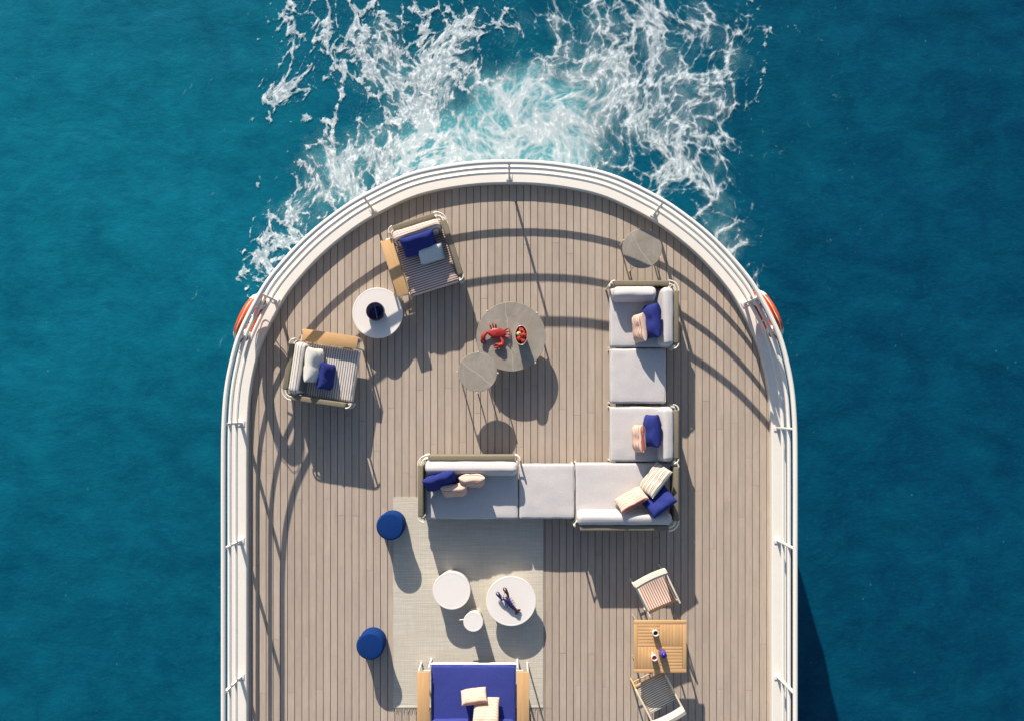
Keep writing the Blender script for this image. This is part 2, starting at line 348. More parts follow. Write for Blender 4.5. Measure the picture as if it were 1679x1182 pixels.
def foam_field(X, Y):
    """white (0-1) and milky (0-1) for points on the water"""
    px0 = (X * KS + 835).astype(np.float32); py0 = (665 - Y * KS).astype(np.float32)
    x = X.astype(np.float32); y = Y.astype(np.float32)
    for (s, a, sd) in ((.5, .14, 3), (1.2, .07, 11), (2.9, .026, 23), (6.5, .012, 37), (14., .005, 41)):
        e = .02
        p = lambda u, v: pnoise(u * s, v * s, sd)
        gx = (p(x + e, y) - p(x - e, y)) / (2 * e * s); gy = (p(x, y + e) - p(x, y - e)) / (2 * e * s)
        x = x + a * gy; y = y - a * gx
    px = px0 + (x - X) * 50; py = py0 - (y - Y) * 50
    clump = 1 - np.exp(-bl(px, py, CLUMP) * .93); veil = 1 - np.exp(-bl(px, py, VEIL) * 1.0); hole = bl(px, py, HOLE)
    xa = X + (x - X) * .5; ya = Y + (y - Y) * .5
    f1, f2 = worley(xa * 1.3, ya * 1.1, 5); w1 = np.exp(-(f2 - f1) / .085)
    f1, f2 = worley(xa * 3.0, ya * 2.5, 9); w2 = np.exp(-(f2 - f1) / .13)
    f1, f2 = worley(xa * 7.3, ya * 6.2, 13); w3 = np.exp(-(f2 - f1) / .22)
    r1 = ridge(x * 2.6, y * 1.9, 51, 4); r2 = ridge(x * 8, y * 5.5, 77, 3)
    fb = fbm(xa * 1.6, ya * 1.4, 91, 6, .62); fine = fbm(x * 9, y * 6.5, 123, 4, .75)
    st = 0
    for (pts, wd, a) in STREAK:
        st = np.maximum(st, a * streak(px0 * .6 + px * .4, py0 * .6 + py * .4, pts, wd))
    drops = sstep(.30, .16, worley(xa * 17, ya * 15, 61)[0]) * sstep(.25, .75, clump + .6 * veil + .35 * fb) * (fbm(x * 4, y * 4, 71, 2) > -.05)
    S = .36 + .62 * fb + .42 * w1 + .36 * w2 + .16 * w3 + .45 * (r1 - .62) + .5 * fine
    th = 1.14 - .98 * clump + hole * .5 - .05 * veil
    white = sstep(th, th + .26, S + st * .75 * (.75 + .8 * fine))
    er = sstep(-.35, .45, fbm(xa * 11, ya * 8, 301, 4, .75) + .9 * (ridge(xa * 14, ya * 10, 311, 3) - .62))
    white = white * (.52 + .48 * er) * sstep(-.30, .25, er - .5 + 1.3 * (white - .25))
    L = .22 + .62 * w1 + .52 * w2 + .30 * w3 + .5 * (r1 - .62) + .5 * (r2 - .62) + .55 * fb + .3 * fine
    tv = 1.17 - 1.22 * veil + hole * .6
    vw = sstep(tv, tv + .80, L + st * .55) * (.62 + .38 * er)
    white = np.maximum(white, vw)
    mb = bl(px, py, [(860, 190, 80, 60, .7), (760, 245, 110, 50, .7), (930, 150, 90, 90, .4), (1130, 120, 90, 120, .12), (640, 100, 120, 110, .25), (1180, 370, 50, 60, .3), (900, 250, 90, 50, .7), (1080, 180, 120, 90, .10), (560, 270, 90, 80, .45), (500, 340, 60, 60, .3), (700, 160, 90, 90, .3)])
    white = np.maximum(white, drops * .12) * (.25 + .75 * sstep(.02, .16, clump + veil + st))
    milky = sstep(.20, 1.1, veil * .45 + clump * .2 + fb * .5 + mb - hole * .5)
    return white, milky
# ---------------------------------------------------------------- sea
SEA_Z = -2.2
def sea_mat():
    b = NB('sea_water'); v = b.coord()
    sx = b.n('ShaderNodeSeparateXYZ', {'Vector': v})
    low = b.noise(v, .16, 3, .5); lo2 = b.noise(v, .55, 4, .6); mid = b.noise(b.coord((1, 1.5, 1)), 2.2, 6, .68, .5); fine = b.noise(b.coord((1, 1.9, 1)), 11, 5, .72, .3)
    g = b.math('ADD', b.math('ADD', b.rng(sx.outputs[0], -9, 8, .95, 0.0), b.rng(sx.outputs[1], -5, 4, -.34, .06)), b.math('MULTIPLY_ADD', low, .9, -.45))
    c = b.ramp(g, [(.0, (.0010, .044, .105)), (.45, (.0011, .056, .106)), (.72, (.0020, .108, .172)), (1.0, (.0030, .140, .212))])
    c = b.mix(b.rng(lo2, .38, .68, 0, .65), c, (.0015, .075, .175))
    c = b.mix(b.rng(mid, .20, .62, .35, .9), (.0012, .066, .122), b.mix(.55, c, b.mix(.5, c, (.004, .16, .22))))
    c = b.mix(.45, c, b.mix(b.rng(mid, .3, .7, 0, 1), b.ramp(g, [(0, (.001, .042, .095)), (1, (.001, .094, .155))]), b.ramp(g, [(0, (.0018, .072, .140)), (1, (.004, .16, .23))])))
    c = b.mix(b.rng(fine, .52, .78, 0, .38), c, (.008, .20, .27))
    mot = b.noise(b.coord((1, 1.2, 1)), 1.1, 7, .72, .6); c = b.mix(b.rng(mot, .40, .72, 0, .55), c, b.mix(.6, c, (.004, .20, .26))); c = b.mix(b.rng(mot, .48, .28, 0, .25), c, (.0010, .056, .115))
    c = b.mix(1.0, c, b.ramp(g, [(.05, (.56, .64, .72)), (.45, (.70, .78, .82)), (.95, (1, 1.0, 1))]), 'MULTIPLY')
    vo = b.n('ShaderNodeTexVoronoi', {'Vector': b.coord((1, .7, 1)), 'Scale': 5.0, 'Randomness': 1.0})
    fl = b.math('MULTIPLY', b.rng(vo.outputs['Distance'], .035, .10, 1, 0), b.rng(b.noise(v, .8, 3), .50, .66, 0, .35))
    c = b.mix(fl, c, (.10, .38, .46))
    h = b.math('ADD', b.math('MULTIPLY', b.noise(b.coord((.8, 1.4, 1)), 1.3, 6, .62, .4), 1.0), b.math('MULTIPLY', b.noise(b.coord((1, 1.6, 1)), 6, 5, .65), .28))
    b.bump(h, .27, .08)
    return b.fin(c, .22, .16)
SEA = sea_mat()
def swell(X, Y):
    fade = np.exp(-(np.maximum(np.abs(X) - 15, 0) / 8)**2 - (np.maximum(np.abs(Y) - 15, 0) / 8)**2)
    return fade * (.048 * fbm(X * .33 + Y * .08, Y * .45, 401, 3) + .016 * fbm(X * 1.3, Y * 1.7, 433, 3))
def build_sea():
    mid = np.arange(-14, 14.01, .11); out = np.array([16, 20, 30, 60, 150, 400.])
    ax = np.concatenate([-out[::-1], mid, out]).astype(np.float32)
    X, Y = np.meshgrid(ax, ax); Z = swell(X, Y); n = len(ax)
    V = np.stack([X.ravel(), Y.ravel(), Z.ravel()], 1).astype(np.float32)
    k = np.arange(n * n).reshape(n, n); q = np.stack([k[:-1, :-1].ravel(), k[:-1, 1:].ravel(), k[1:, 1:].ravel(), k[1:, :-1].ravel()], 1).astype(np.int32)
    me = bpy.data.meshes.new('sea'); me.vertices.add(n * n); me.vertices.foreach_set('co', V.ravel())
    me.loops.add(len(q) * 4); me.loops.foreach_set('vertex_index', q.ravel()); me.polygons.add(len(q))
    me.polygons.foreach_set('loop_start', np.arange(0, len(q) * 4, 4, dtype=np.int32)); me.polygons.foreach_set('use_smooth', np.ones(len(q), bool))
    me.update(calc_edges=True); me.materials.append(SEA)
    o = bpy.data.objects.new('sea', me); COL.objects.link(o); o.location = (0, 0, SEA_Z); structure(o)
build_sea()
def foam_mat():
    b = NB('sea_foam'); at = b.n('ShaderNodeAttribute', attribute_name='foam')
    s = b.n('ShaderNodeSeparateColor', {'Color': at.outputs['Color']}); wv, mk = s.outputs[0], s.outputs[1]
    f = b.noise(b.coord(), 22, 4, .7)
    col = b.mix(b.math('POWER', wv, .45), (.10, .385, .45), b.mix(f, (.58, .67, .73), (.80, .86, .90)))
    a = b.math('MAXIMUM', b.math('MULTIPLY', b.math('POWER', wv, 1.12), .94), b.math('MULTIPLY', mk, .70))
    b.fin(col, .7, .3)
    t = b.n('ShaderNodeBsdfTransparent'); mx = b.n('ShaderNodeMixShader', {'Fac': a})
    b.t.links.new(t.outputs[0], mx.inputs[1]); b.t.links.new(b.b.outputs[0], mx.inputs[2]); b.t.links.new(mx.outputs[0], b.out.inputs['Surface'])
    return b.m
def build_foam():
    st = .0125
    xs = np.arange(-5.6, 6.0, st); ys = np.arange(.1, 7.9, st)
    X, Y = np.meshgrid(xs, ys); W_, M_ = foam_field(X, Y)
    W_ = W_.astype(np.float32); M_ = M_.astype(np.float32)
    keep = np.maximum(W_, M_ * .62) > .03
    keep &= ~((np.abs(X) < 3.3) & (Y < 2.2))
    h, w_ = X.shape
    cell = keep[:-1, :-1] | keep[1:, :-1] | keep[:-1, 1:] | keep[1:, 1:]
    use = np.zeros_like(keep)
    use[:-1, :-1] |= cell; use[1:, :-1] |= cell; use[:-1, 1:] |= cell; use[1:, 1:] |= cell
    ids = np.full(X.shape, -1, np.int64); n = int(use.sum()); ids[use] = np.arange(n)
    Z = swell(X, Y) + .014 + .009 * W_ * (.5 + .8 * fbm(X * 5, Y * 5, 201, 3)) + .015 * M_
    V = np.stack([X[use], Y[use], Z[use]], 1).astype(np.float32)
    q = np.stack([ids[:-1, :-1][cell], ids[:-1, 1:][cell], ids[1:, 1:][cell], ids[1:, :-1][cell]], 1).astype(np.int32)
    me = bpy.data.meshes.new('wake_foam'); nf = len(q)
    me.vertices.add(n); me.vertices.foreach_set('co', V.ravel())
    me.loops.add(nf * 4); me.loops.foreach_set('vertex_index', q.ravel())
    me.polygons.add(nf); me.polygons.foreach_set('loop_start', np.arange(0, nf * 4, 4, dtype=np.int32))
    me.polygons.foreach_set('use_smooth', np.ones(nf, bool)); me.update(calc_edges=True); me.validate()
    ca = me.color_attributes.new('foam', 'FLOAT_COLOR', 'POINT')
    buf = np.zeros((n, 4), np.float32); buf[:, 0] = W_[use]; buf[:, 1] = M_[use]; buf[:, 3] = 1
    ca.data.foreach_set('color', buf.ravel()); me.materials.append(foam_mat())
    o = bpy.data.objects.new('wake_foam', me); COL.objects.link(o); o.location = (0, 0, SEA_Z)
    o['kind'] = 'stuff'; print('foam faces', nf)
build_foam()
# ---------------------------------------------------------------- the ship
def crom(pts, n=10):
    out = []
    for i in range(len(pts) - 1):
        p0 = pts[max(i - 1, 0)] if i else (-pts[1][0], pts[1][1]); p1, p2 = pts[i], pts[i + 1]; p3 = pts[min(i + 2, len(pts) - 1)]
        for k in range(n):
            t = k / n
            out.append(tuple(.5 * (2 * p1[j] + (p2[j] - p0[j]) * t + (2 * p0[j] - 5 * p1[j] + 4 * p2[j] - p3[j]) * t * t + (3 * p1[j] - p0[j] - 3 * p2[j] + p3[j]) * t**3) for j in (0, 1)))
    out.append(pts[-1]); return out
HALF = [(0, 262), (80, 266.6), (165, 284), (241, 319), (292, 352), (343, 395), (393, 451), (421, 496), (444, 543), (456, 580), (467, 634), (472, 695), (473, 770), (473, 900)]
half = [(dx * 13.5 / FPX, (NY - y) * 13.5 / FPX) for dx, y in HALF]
half = crom(half, 8) + [(473 * 13.5 / FPX, y) for y in (-3, -4, -5, -6, -7, -8, -9)]
LINE = [Vector((-x, y)) for x, y in reversed(half[1:])] + [Vector(p) for p in half]     # one side, round the stern, to the other
def normals(L):
    N = []
    for i in range(len(L)):
        t = L[min(i + 1, len(L) - 1)] - L[max(i - 1, 0)]; N.append(Vector((-t.y, t.x)).normalized())
    return N
NRM = normals(LINE)
def off(d): return [p + n * d for p, n in zip(LINE, NRM)]
def sweep(prof, closed=True):
    V, F = [], []; m = len(prof); n = len(LINE)
    for p, nr in zip(LINE, NRM):
        for (d, z) in prof: V.append(Vector((p.x + nr.x * d, p.y + nr.y * d, z)))
    for i in range(n - 1):
        for k in range(m if closed else m - 1):
            F.append((i * m + k, (i + 1) * m + k, (i + 1) * m + (k + 1) % m, i * m + (k + 1) % m))
    if closed: F.append(tuple(range(m))); F.append(tuple(range((n - 1) * m, n * m))[::-1])
    return V, F
ship = thing('ship', 'white ship with rounded stern, plank deck and white tube railing on the blue sea', 'ship')
CAP_H, IN, OUT = .12, -.122, .165
obj('hull', sweep([(.155, .085), (.15, -.3), (.08, -1.4), (-.05, -3.0), (-.40, -3.0), (-.2, -1.6), (-.09, -.5), (-.09, .085)]), WHITE, ship)
obj('gunwale', sweep([(IN, -.02), (IN, CAP_H - .012), (IN + .012, CAP_H), (OUT - .012, CAP_H), (OUT, CAP_H - .012), (OUT, .09), (-.10, .09), (-.10, -.02)]), WHITE, ship)
base = [Vector((p.x, p.y, -.022)) for p in off(-.11)]
obj('deck_base', (base + [Vector((p.x, p.y, -.12)) for p in base],
    [tuple(range(len(base)))[::-1]]), CAULK, ship, smooth=None)
def ring_prof(d, z, r, n=8): return [(d + r * math.cos(2 * PI * k / n), z + r * math.sin(2 * PI * k / n)) for k in range(n)][::-1]
obj('top_rail', sweep(ring_prof(-.030, .982, .034, 10)), WHITE, ship)
for z in (.68, .37): obj('middle_rail', sweep(ring_prof(-.030, z, .0275)), WHITE, ship)
def nearest(v):
    i = min(range(len(LINE)), key=lambda k: (LINE[k] - v).length); return LINE[i], NRM[i]
post = mesh('stanchion', join(put(rbox(.030, .048, .86, .008), (0, 0, .55)), put(rbox(.09, .11, .014, .004), (0, 0, .127))), WHITE)
for px, py in ((835, 286), (607, 341), (450, 489), (394, 696), (393, 919), (393, 1138), (1074, 350), (1226, 494), (1275, 700), (1274, 921), (1274, 1139)):
    p, nr = nearest(P(px, py, .12).xy)
    obj('stanchion', post, parent=ship, loc=(p.x - nr.x * .032, p.y - nr.y * .032, 0), rot=(0, 0, math.atan2(nr.y, nr.x) + PI / 2))
for s in (-1, 1):
    obj('stanchion', post, parent=ship, loc=(s * 3.97, -6.27, 0), rot=(0, 0, PI / 2))
# deck planks, each one an object; the curved stern cuts their ends
inner = off(IN + .004)
top = sorted([(p.x, p.y) for p in inner if p.y > -1.2])
def ymax(x):
    if x <= top[0][0] or x >= top[-1][0]: return None
    for a, b in zip(top[:-1], top[1:]):
        if a[0] <= x <= b[0] and b[0] - a[0] > 1e-6: return a[1] + (b[1] - a[1]) * (x - a[0]) / (b[0] - a[0])
PITCH, GAP = .1066, .0080
xlim = max(p.x for p in inner)
k0 = int(xlim / PITCH) + 1
for k in range(-k0, k0 + 1):
    xl, xr = k * PITCH + GAP / 2, (k + 1) * PITCH - GAP / 2
    xl, xr = max(xl, -xlim + .002), min(xr, xlim - .002)
    if xr - xl < .02: continue
    yl, yr = ymax(xl), ymax(xr)
    if yl is None: yl = -.6
    if yr is None: yr = -.6
    lo, hi = -7.2, min(yl, yr)
    cuts, y = [], lo + (1.35, 2.9, 2.1, 3.6)[k % 4] + rnd.uniform(-.25, .25)
    while y < hi - .55: cuts.append(y); y += 3.75 + rnd.uniform(-.3, .3)
    ys = [lo] + cuts
    for i, ya in enumerate(ys):
        last = i == len(ys) - 1
        a = ya + (.001 if i else 0); bl_ = yl if last else ys[i + 1] - .001; br_ = yr if last else ys[i + 1] - .001
        z = rnd.uniform(-.0012, .0008); cx = (xl + xr) / 2; t = .0022
        outl = [(xl - cx, 0), (xr - cx, 0), (xr - cx, br_ - a), (xl - cx, bl_ - a)]
        inl = [(xl - cx + t, .001), (xr - cx - t, .001), (xr - cx - t, br_ - a - .001), (xl - cx + t, bl_ - a - .001)]
        V = [Vector((u, v, -.02)) for u, v in outl] + [Vector((u, v, z - .0018)) for u, v in outl] + [Vector((u, v, z)) for u, v in inl]
        F = [(i_, (i_ + 1) % 4, (i_ + 1) % 4 + 4, i_ + 4) for i_ in range(4)] + [(i_ + 4, (i_ + 1) % 4 + 4, (i_ + 1) % 4 + 8, i_ + 8) for i_ in range(4)] + [(8, 9, 10, 11)]
        obj('deck_plank', (V, F), PLANK, ship, loc=(cx, a, 0), smooth=None)
# life rings hang outside the railing
def life_ring(px, py, label):
    p, nr = nearest(P(px, py, .985).xy); c = p + nr * .048
    t = thing('life_ring', label, 'life ring', (c.x, c.y, .575), math.atan2(nr.y, nr.x), 'orange life rings on the railing')
    RM, rm = .318, .068
    pt = lambda a, rr=RM: (0, rr * math.cos(R(a)), rr * math.sin(R(a)))
    obj('ring', tube([pt(a) for a in range(0, 360, 8)], rm, 12, closed=True), ORANGE, t)
    for a0 in (35, 145, 215, 325): obj('white_band', tube([pt(a) for a in range(a0 - 10, a0 + 11, 5)], rm + .004, 12, caps=False), WHITE, t)
    rp = []
    for a in range(0, 360, 6):
        q = abs(((a - 45) % 90) - 45) / 45.0
        rp.append(pt(a, RM + rm + .012 + .045 * math.sin(PI * (1 - q)) * (1 if q < 1 else 0) * .6))
    obj('grab_rope', tube(rp, .006, 6, closed=True), CREAM, t)
    for z in (.352, .07): obj('hanger', tube([(-.12, .05 if z > .2 else -.05, z), (0, .05 if z > .2 else -.05, z)], .012, 6), WHITE, t)
life_ring(401, 517, 'orange life ring hung outside the rail beside the white foam')
life_ring(1268, 514, 'orange life ring hung outside the rail above the ship\'s dark shadow')
# ---------------------------------------------------------------- rug
ra, rb = P(645, 815), P(890.5, 1160)
rug = thing('rug', 'pale grey green woven rug with fringed end under the white tables', 'rug', ((ra.x + rb.x) / 2, (ra.y + rb.y) / 2, 0))
rw, rl = rb.x - ra.x, ra.y - rb.y
nx, ny = 24, 34; V = []; F = []
for j in range(ny + 1):
    for i in range(nx + 1):
        x, y = -rw / 2 + rw * i / nx, -rl / 2 + rl * j / ny
        e = .006 * mnoise.noise(Vector((x * 3, y * 3, 0)))
        V.append(Vector((x + (e if i in (0, nx) else 0), y + (e if j in (0, ny) else 0), .011 + .002 * mnoise.noise(Vector((x * 2, y * 2, 4))))))
n0 = len(V)
F = [(j * (nx + 1) + i, j * (nx + 1) + i + 1, (j + 1) * (nx + 1) + i + 1, (j + 1) * (nx + 1) + i) for j in range(ny) for i in range(nx)]
edge = [i for i in range(nx + 1)] + [j * (nx + 1) + nx for j in range(1, ny + 1)] + [ny * (nx + 1) + i for i in range(nx - 1, -1, -1)] + [j * (nx + 1) for j in range(ny - 1, 0, -1)]
V += [Vector((V[i].x, V[i].y, .0015)) for i in edge]
F += [(edge[i], n0 + i, n0 + (i + 1) % len(edge), edge[(i + 1) % len(edge)]) for i in range(len(edge))]
obj('weave', (V, [f[::-1] if len(set(f) & set(range(n0))) < 4 else f for f in F]), RUG, rug)
fr = []
for i in range(150):
    x = -rw / 2 + rw * (i + .5) / 150 + rnd.uniform(-.004, .004); y = -rl / 2; a = rnd.uniform(-.02, .02); ln = rnd.uniform(.055, .10)
    fr.append(tube([(x, y, .009), (x + a * .4, y - ln * .5, .007), (x + a, y - ln, .004)], [.0045, .004, .002], 4))
fo = obj('fringe', join(*fr), RUG, rug); fo['kind'] = 'stuff'
obj('hem', put(rbox(rw, .03, .006, .002), (0, -rl / 2 + .02, .013)), RUG, rug)
# ---------------------------------------------------------------- lounge seats
ZS = .40
def lounge(name, label, cat, cx, cy, yaw, w, d, panels='', trays='', cush='', fab=GREY, cfab=None, group=None, frame=CREAM, panel=OLIVE, bar=False):
    t = thing(name, label, cat, (cx, cy, 0), yaw, group)
    obj('seat_cushion', put(rbox(w - .012, d - .012, .17, .034, 12, 3, .010, .0065, rnd.random() * 9), (0, 0, ZS - .088)), fab, t)
    ct = t.children[0]
    e_ = .020; rr_ = [(x * (w / 2 - .012), y * (d / 2 - .012), ZS - .020) for x, y in ((-1, -1), (1, -1), (1, 1), (-1, 1))]
    pr = []
    for i_ in range(4):
        a_, b__ = Vector(rr_[i_]), Vector(rr_[(i_ + 1) % 4]); dd_ = (b__ - a_).normalized()
        pr += [a_ + dd_ * e_, a_.lerp(b__, .5) + Vector((0, 0, rnd.uniform(-.002, .002))), b__ - dd_ * e_]
    obj('piping', tube(pr, .0055, 6, closed=True), fab, ct)
    obj('seat_base', put(rbox(w - .06, d - .06, .05, .01), (0, 0, .195)), DARK, t)
    fr = [tube([(-w / 2 + .02, -d / 2 + .02, .20), (w / 2 - .02, -d / 2 + .02, .20), (w / 2 - .02, d / 2 - .02, .20), (-w / 2 + .02, d / 2 - .02, .20)], .016, 6, closed=True)]
    for sx in (-1, 1):
        for sy in (-1, 1):
            side = ('E' if sx > 0 else 'W', 'N' if sy > 0 else 'S'); has = [s in panels for s in side]
            tall = .555 if any(has) else .46 if side[0] in trays else .21
            lx, ly = sx * (w / 2 - .012 + (.03 if any(has) or side[0] in trays else -.01)), sy * (d / 2 - .012 + (.0 if not has[1] else .03))
            obj('leg', tube([(lx, ly, 0), (lx, ly, tall)], .0145, 8), frame, t)
            if all(has):
                c = (sx * (w / 2 - .055), sy * (d / 2 - .055)); a0 = math.degrees(math.atan2(sy, sx))
                for z in (.552, .24):
                    for rr in (.142, .095): fr.append(tube(arc(c[0], c[1], rr, a0 - 47, a0 + 47, z, 8), .0115, 6))
            elif has[1]:
                c = (sx * (w / 2 - .055), sy * (d / 2 + .01))
                for z in (.552, .24): fr.append(tube(arc(c[0], c[1], .075, 90, 90 - sx * 95, z, 6), .0115, 6))
            elif has[0]:
                c = (sx * (w / 2 + .01), sy * (d / 2 - .055))
                for z in (.552, .24): fr.append(tube(arc(c[0], c[1], .075, 90 - sx * 90, 90 - sx * 90 + sx * sy * 95, z, 6), .0115, 6))
    for s in panels:
        if s in 'NS':
            y = (1 if s == 'N' else -1) * (d / 2 + .048); g = put(rbox(w - .11, .078, .40, .016, 1, 2), (0, y, .37))
        else:
            x = (1 if s == 'E' else -1) * (w / 2 + .048); g = put(rbox(.078, d - .11, .40, .016, 1, 2), (x, 0, .37))
        obj('back_panel' if s in cush else 'side_panel', g, panel, t)
    for s in trays:
        sg = 1 if s == 'E' else -1; x = sg * (w / 2 + .095)
        obj('arm_tray', put(rbox(.175, d - .10, .026, .004), (x, -.02, .485)), TEAKY, t)
        for y in (-d / 2 + .03, d / 2 - .06):
            fr.append(tube([(sg * w / 2, y, .46), (x, y, .462)], .012, 6)); fr.append(tube([(x + sg * .07, y, .0), (x + sg * .07, y, .465)], .012, 6))
    if bar: fr.append(tube([(-w / 2 - .02, d / 2 + .008, .36), (w / 2 + .02, d / 2 + .008, .36)], .016, 8))
    obj('frame', join(*fr), frame, t)
    cf = cfab or fab
    for s in cush:
        L = (w if s in 'NS' else d) - .03; sh = 0.0
        if len(cush) > 1 and s == 'N': L = w - .27; sh = -.105
        elif s in 'NS' and 'E' in panels and 'E' not in cush: pass
        g = put(rbox(L, .175, .27, .072, 7, 4, 0, .006, rnd.random() * 9), (0, 0, .135), (0, 0, 0))
        a = R(-18)
        if s == 'N': loc, rz = (sh, d / 2 - .150, ZS - .02), 0
        elif s == 'S': loc, rz = (0, -d / 2 + .145, ZS - .035), PI
        elif s == 'E': loc, rz = (w / 2 - .140, 0, ZS - .02), -PI / 2
        else: loc, rz = (-w / 2 + .140, 0, ZS - .02), PI / 2
        o = obj('back_cushion', g, cf, t, loc, (a, 0, rz)); o.rotation_mode = 'XYZ'
    return t
def rect(x0, x1, y0, y1): return ((x0 + x1) / 2, (y0 + y1) / 2, 0, x1 - x0, y1 - y0)
GL = 'light grey modules of the corner sofa'
lounge('sofa_module', 'light grey corner seat with two backs at the far sofa end near the stern', 'sofa', *rect(1.459, 2.343, .838, 1.703), 'NE', '', 'NE', group=GL)
lounge('sofa_module', 'light grey backless seat between the two right hand seats with blue and pink cushions', 'sofa', *rect(1.459, 2.281, .030, .831), group=GL)
lounge('sofa_module', 'light grey seat with one back and two cushions next to the corner seat', 'sofa', *rect(1.459, 2.343, -.813, -.006), 'E', '', 'E', group=GL)
lounge('sofa_module', 'large light grey corner seat where the sofa turns, holding three cushions', 'sofa', *rect(.958, 2.343, -1.705, -.824), 'ES', '', 'S', group=GL)
lounge('sofa_module', 'light grey backless seat between the long sofa and the corner seat', 'sofa', *rect(.138, .952, -1.644, -.838), group=GL)
lounge('sofa_module', 'long light grey seat with olive back and side at the rug end', 'sofa', *rect(-1.222, .133, -1.649, -.795), 'NW', '', 'N', group=GL)
lounge('armchair', 'burgundy striped armchair with teak tray and olive panels near the stern rail', 'armchair', -1.215, 2.140, R(17.5), .735, .93, 'NE', 'W', 'N', SEATP, BACKP)
lounge('armchair', 'navy and white striped armchair with teak tray, turned sideways beside the curved rail', 'armchair', -2.672, .488, R(81.5), .77, .90, 'NW', 'E', 'N', SEATG, BACKG)
lounge('blue_sofa', 'royal blue sofa with teak arm trays at the foot of the rug', 'sofa', -.519, -4.245, 0, 1.245, .97, 'S', 'EW', 'S', BLUE, BLUE, frame=WHITE, bar=True)
# ---------------------------------------------------------------- loose cushions
def pillow(px, py, z, w, h, t, tilt, yaw, mat, label, seed, pinch=.035, group='loose cushions on the seats'):
    n = 18; V, F = [], []
    def pt(u, v, s):
        x = u * w / 2 * (1 - pinch * (1 - v * v)); y = v * h / 2 * (1 - pinch * (1 - u * u))
        e = max(0, (1 - u**4) * (1 - v**4)); zz = s * t / 2 * e**.5
        q = Vector((x, y, zz)); dl = .5 + .5 * e
        q += .012 * dl * mnoise.noise_vector(q * 8 + Vector((seed * 5.3, seed, s * 1.5)))
        dd = Vector((x, y)).length; q.z += s * .006 * e * math.sin(9 * math.atan2(y, x) + seed) * min(1, dd / .1)
        q.z -= s * .022 * math.exp(-(x / .05)**2) * math.exp(-((y - h * .28) / (h * .3))**2) * e
        return q
    idx = {}
    for s in (1, -1):
        for j in range(n + 1):
            for i in range(n + 1):
                brd = i in (0, n) or j in (0, n)
                k = (i, j, 0 if brd else s)
                if k not in idx:
                    f = lambda a: math.sin(PI / 2 * (2 * a / n - 1))
                    idx[k] = len(V); V.append(pt(f(i), f(j), 0 if brd else s))
        for j in range(n):
            for i in range(n):
                q = [(i, j), (i + 1, j), (i + 1, j + 1), (i, j + 1)]
                f = tuple(idx[(a, b, 0 if a in (0, n) or b in (0, n) else s)] for a, b in q)
                F.append(f if s > 0 else f[::-1])
    o = obj('cushion', (V, F), mat, loc=P(px, py, z), rot=(R(tilt), 0, R(yaw)), smooth=60)
    return tag(o, label, 'cushion', group)
pillow(687, 400, .58, 0.5, 0.34, 0.17, 50, 17.5, NAVY, 'plump navy cushion leaning on the back of the burgundy striped armchair', 1)
pillow(707, 416, .50, 0.37, 0.26, 0.13, 40, 15, PALE, 'small pale blue cushion lying before a navy one on the burgundy striped armchair', 2)
pillow(514, 599, .58, 0.5, 0.31, 0.2, 60, 84, CLOUD, 'plump off white cushion leaning in the navy and white striped armchair', 3)
pillow(535, 617, .52, 0.38, 0.27, 0.16, 58, 80, NAVY, 'small crumpled navy cushion in front of the white one in the striped armchair', 4)
pillow(1069, 527, .60, 0.49, 0.34, 0.2, 66, -88, NAVY, 'navy cushion leaning in the far corner seat by the marble side table', 5)
pillow(1049, 538, .55, 0.41, 0.26, 0.17, 68, -84, PINKS, 'pink striped cushion before a navy one in the far corner seat', 6)
pillow(1069, 706, .60, 0.47, 0.32, 0.2, 66, -90, NAVY, 'navy cushion leaning on the single back next to the sofa corner', 7)
pillow(1048, 719, .55, 0.4, 0.24, 0.16, 68, -88, PINKS, 'pink striped cushion in front of a navy one next to the sofa corner', 8)
pillow(1074, 786, .58, 0.47, 0.35, 0.12, 50, -127, GREYS, 'grey and cream striped cushion leaning in the turn of the corner sofa', 9)
pillow(1035, 818, .57, 0.44, 0.31, 0.13, 56, -152, PINKS, 'pink striped cushion leaning on the back cushion at the turn of the sofa', 10)
pillow(1081, 822, .62, 0.42, 0.34, 0.16, 42, -143, NAVY, 'navy cushion wedged into the turn of the corner sofa', 11)
pillow(722, 788, .60, 0.48, 0.3, 0.16, 58, 18, NAVY, 'navy cushion in the corner of the long grey seat by the olive side panel', 12)
pillow(774, 787, .55, 0.38, 0.26, 0.18, 72, 0, PINKS, 'pink striped cushion right of the navy one on the long grey seat', 13)
pillow(745, 803, .52, 0.38, 0.26, 0.18, 66, 5, PINKS, 'pink striped cushion in front of the navy one on the long grey seat', 14)
pillow(777, 1141, .58, 0.37, 0.25, 0.14, 50, 189, PINKP, 'pale pink striped cushion further from the back of the blue sofa', 15)
pillow(797, 1164, .62, 0.37, 0.42, 0.14, 45, 178, PINKP, 'pale pink cushion leaning on the back of the blue sofa', 16)
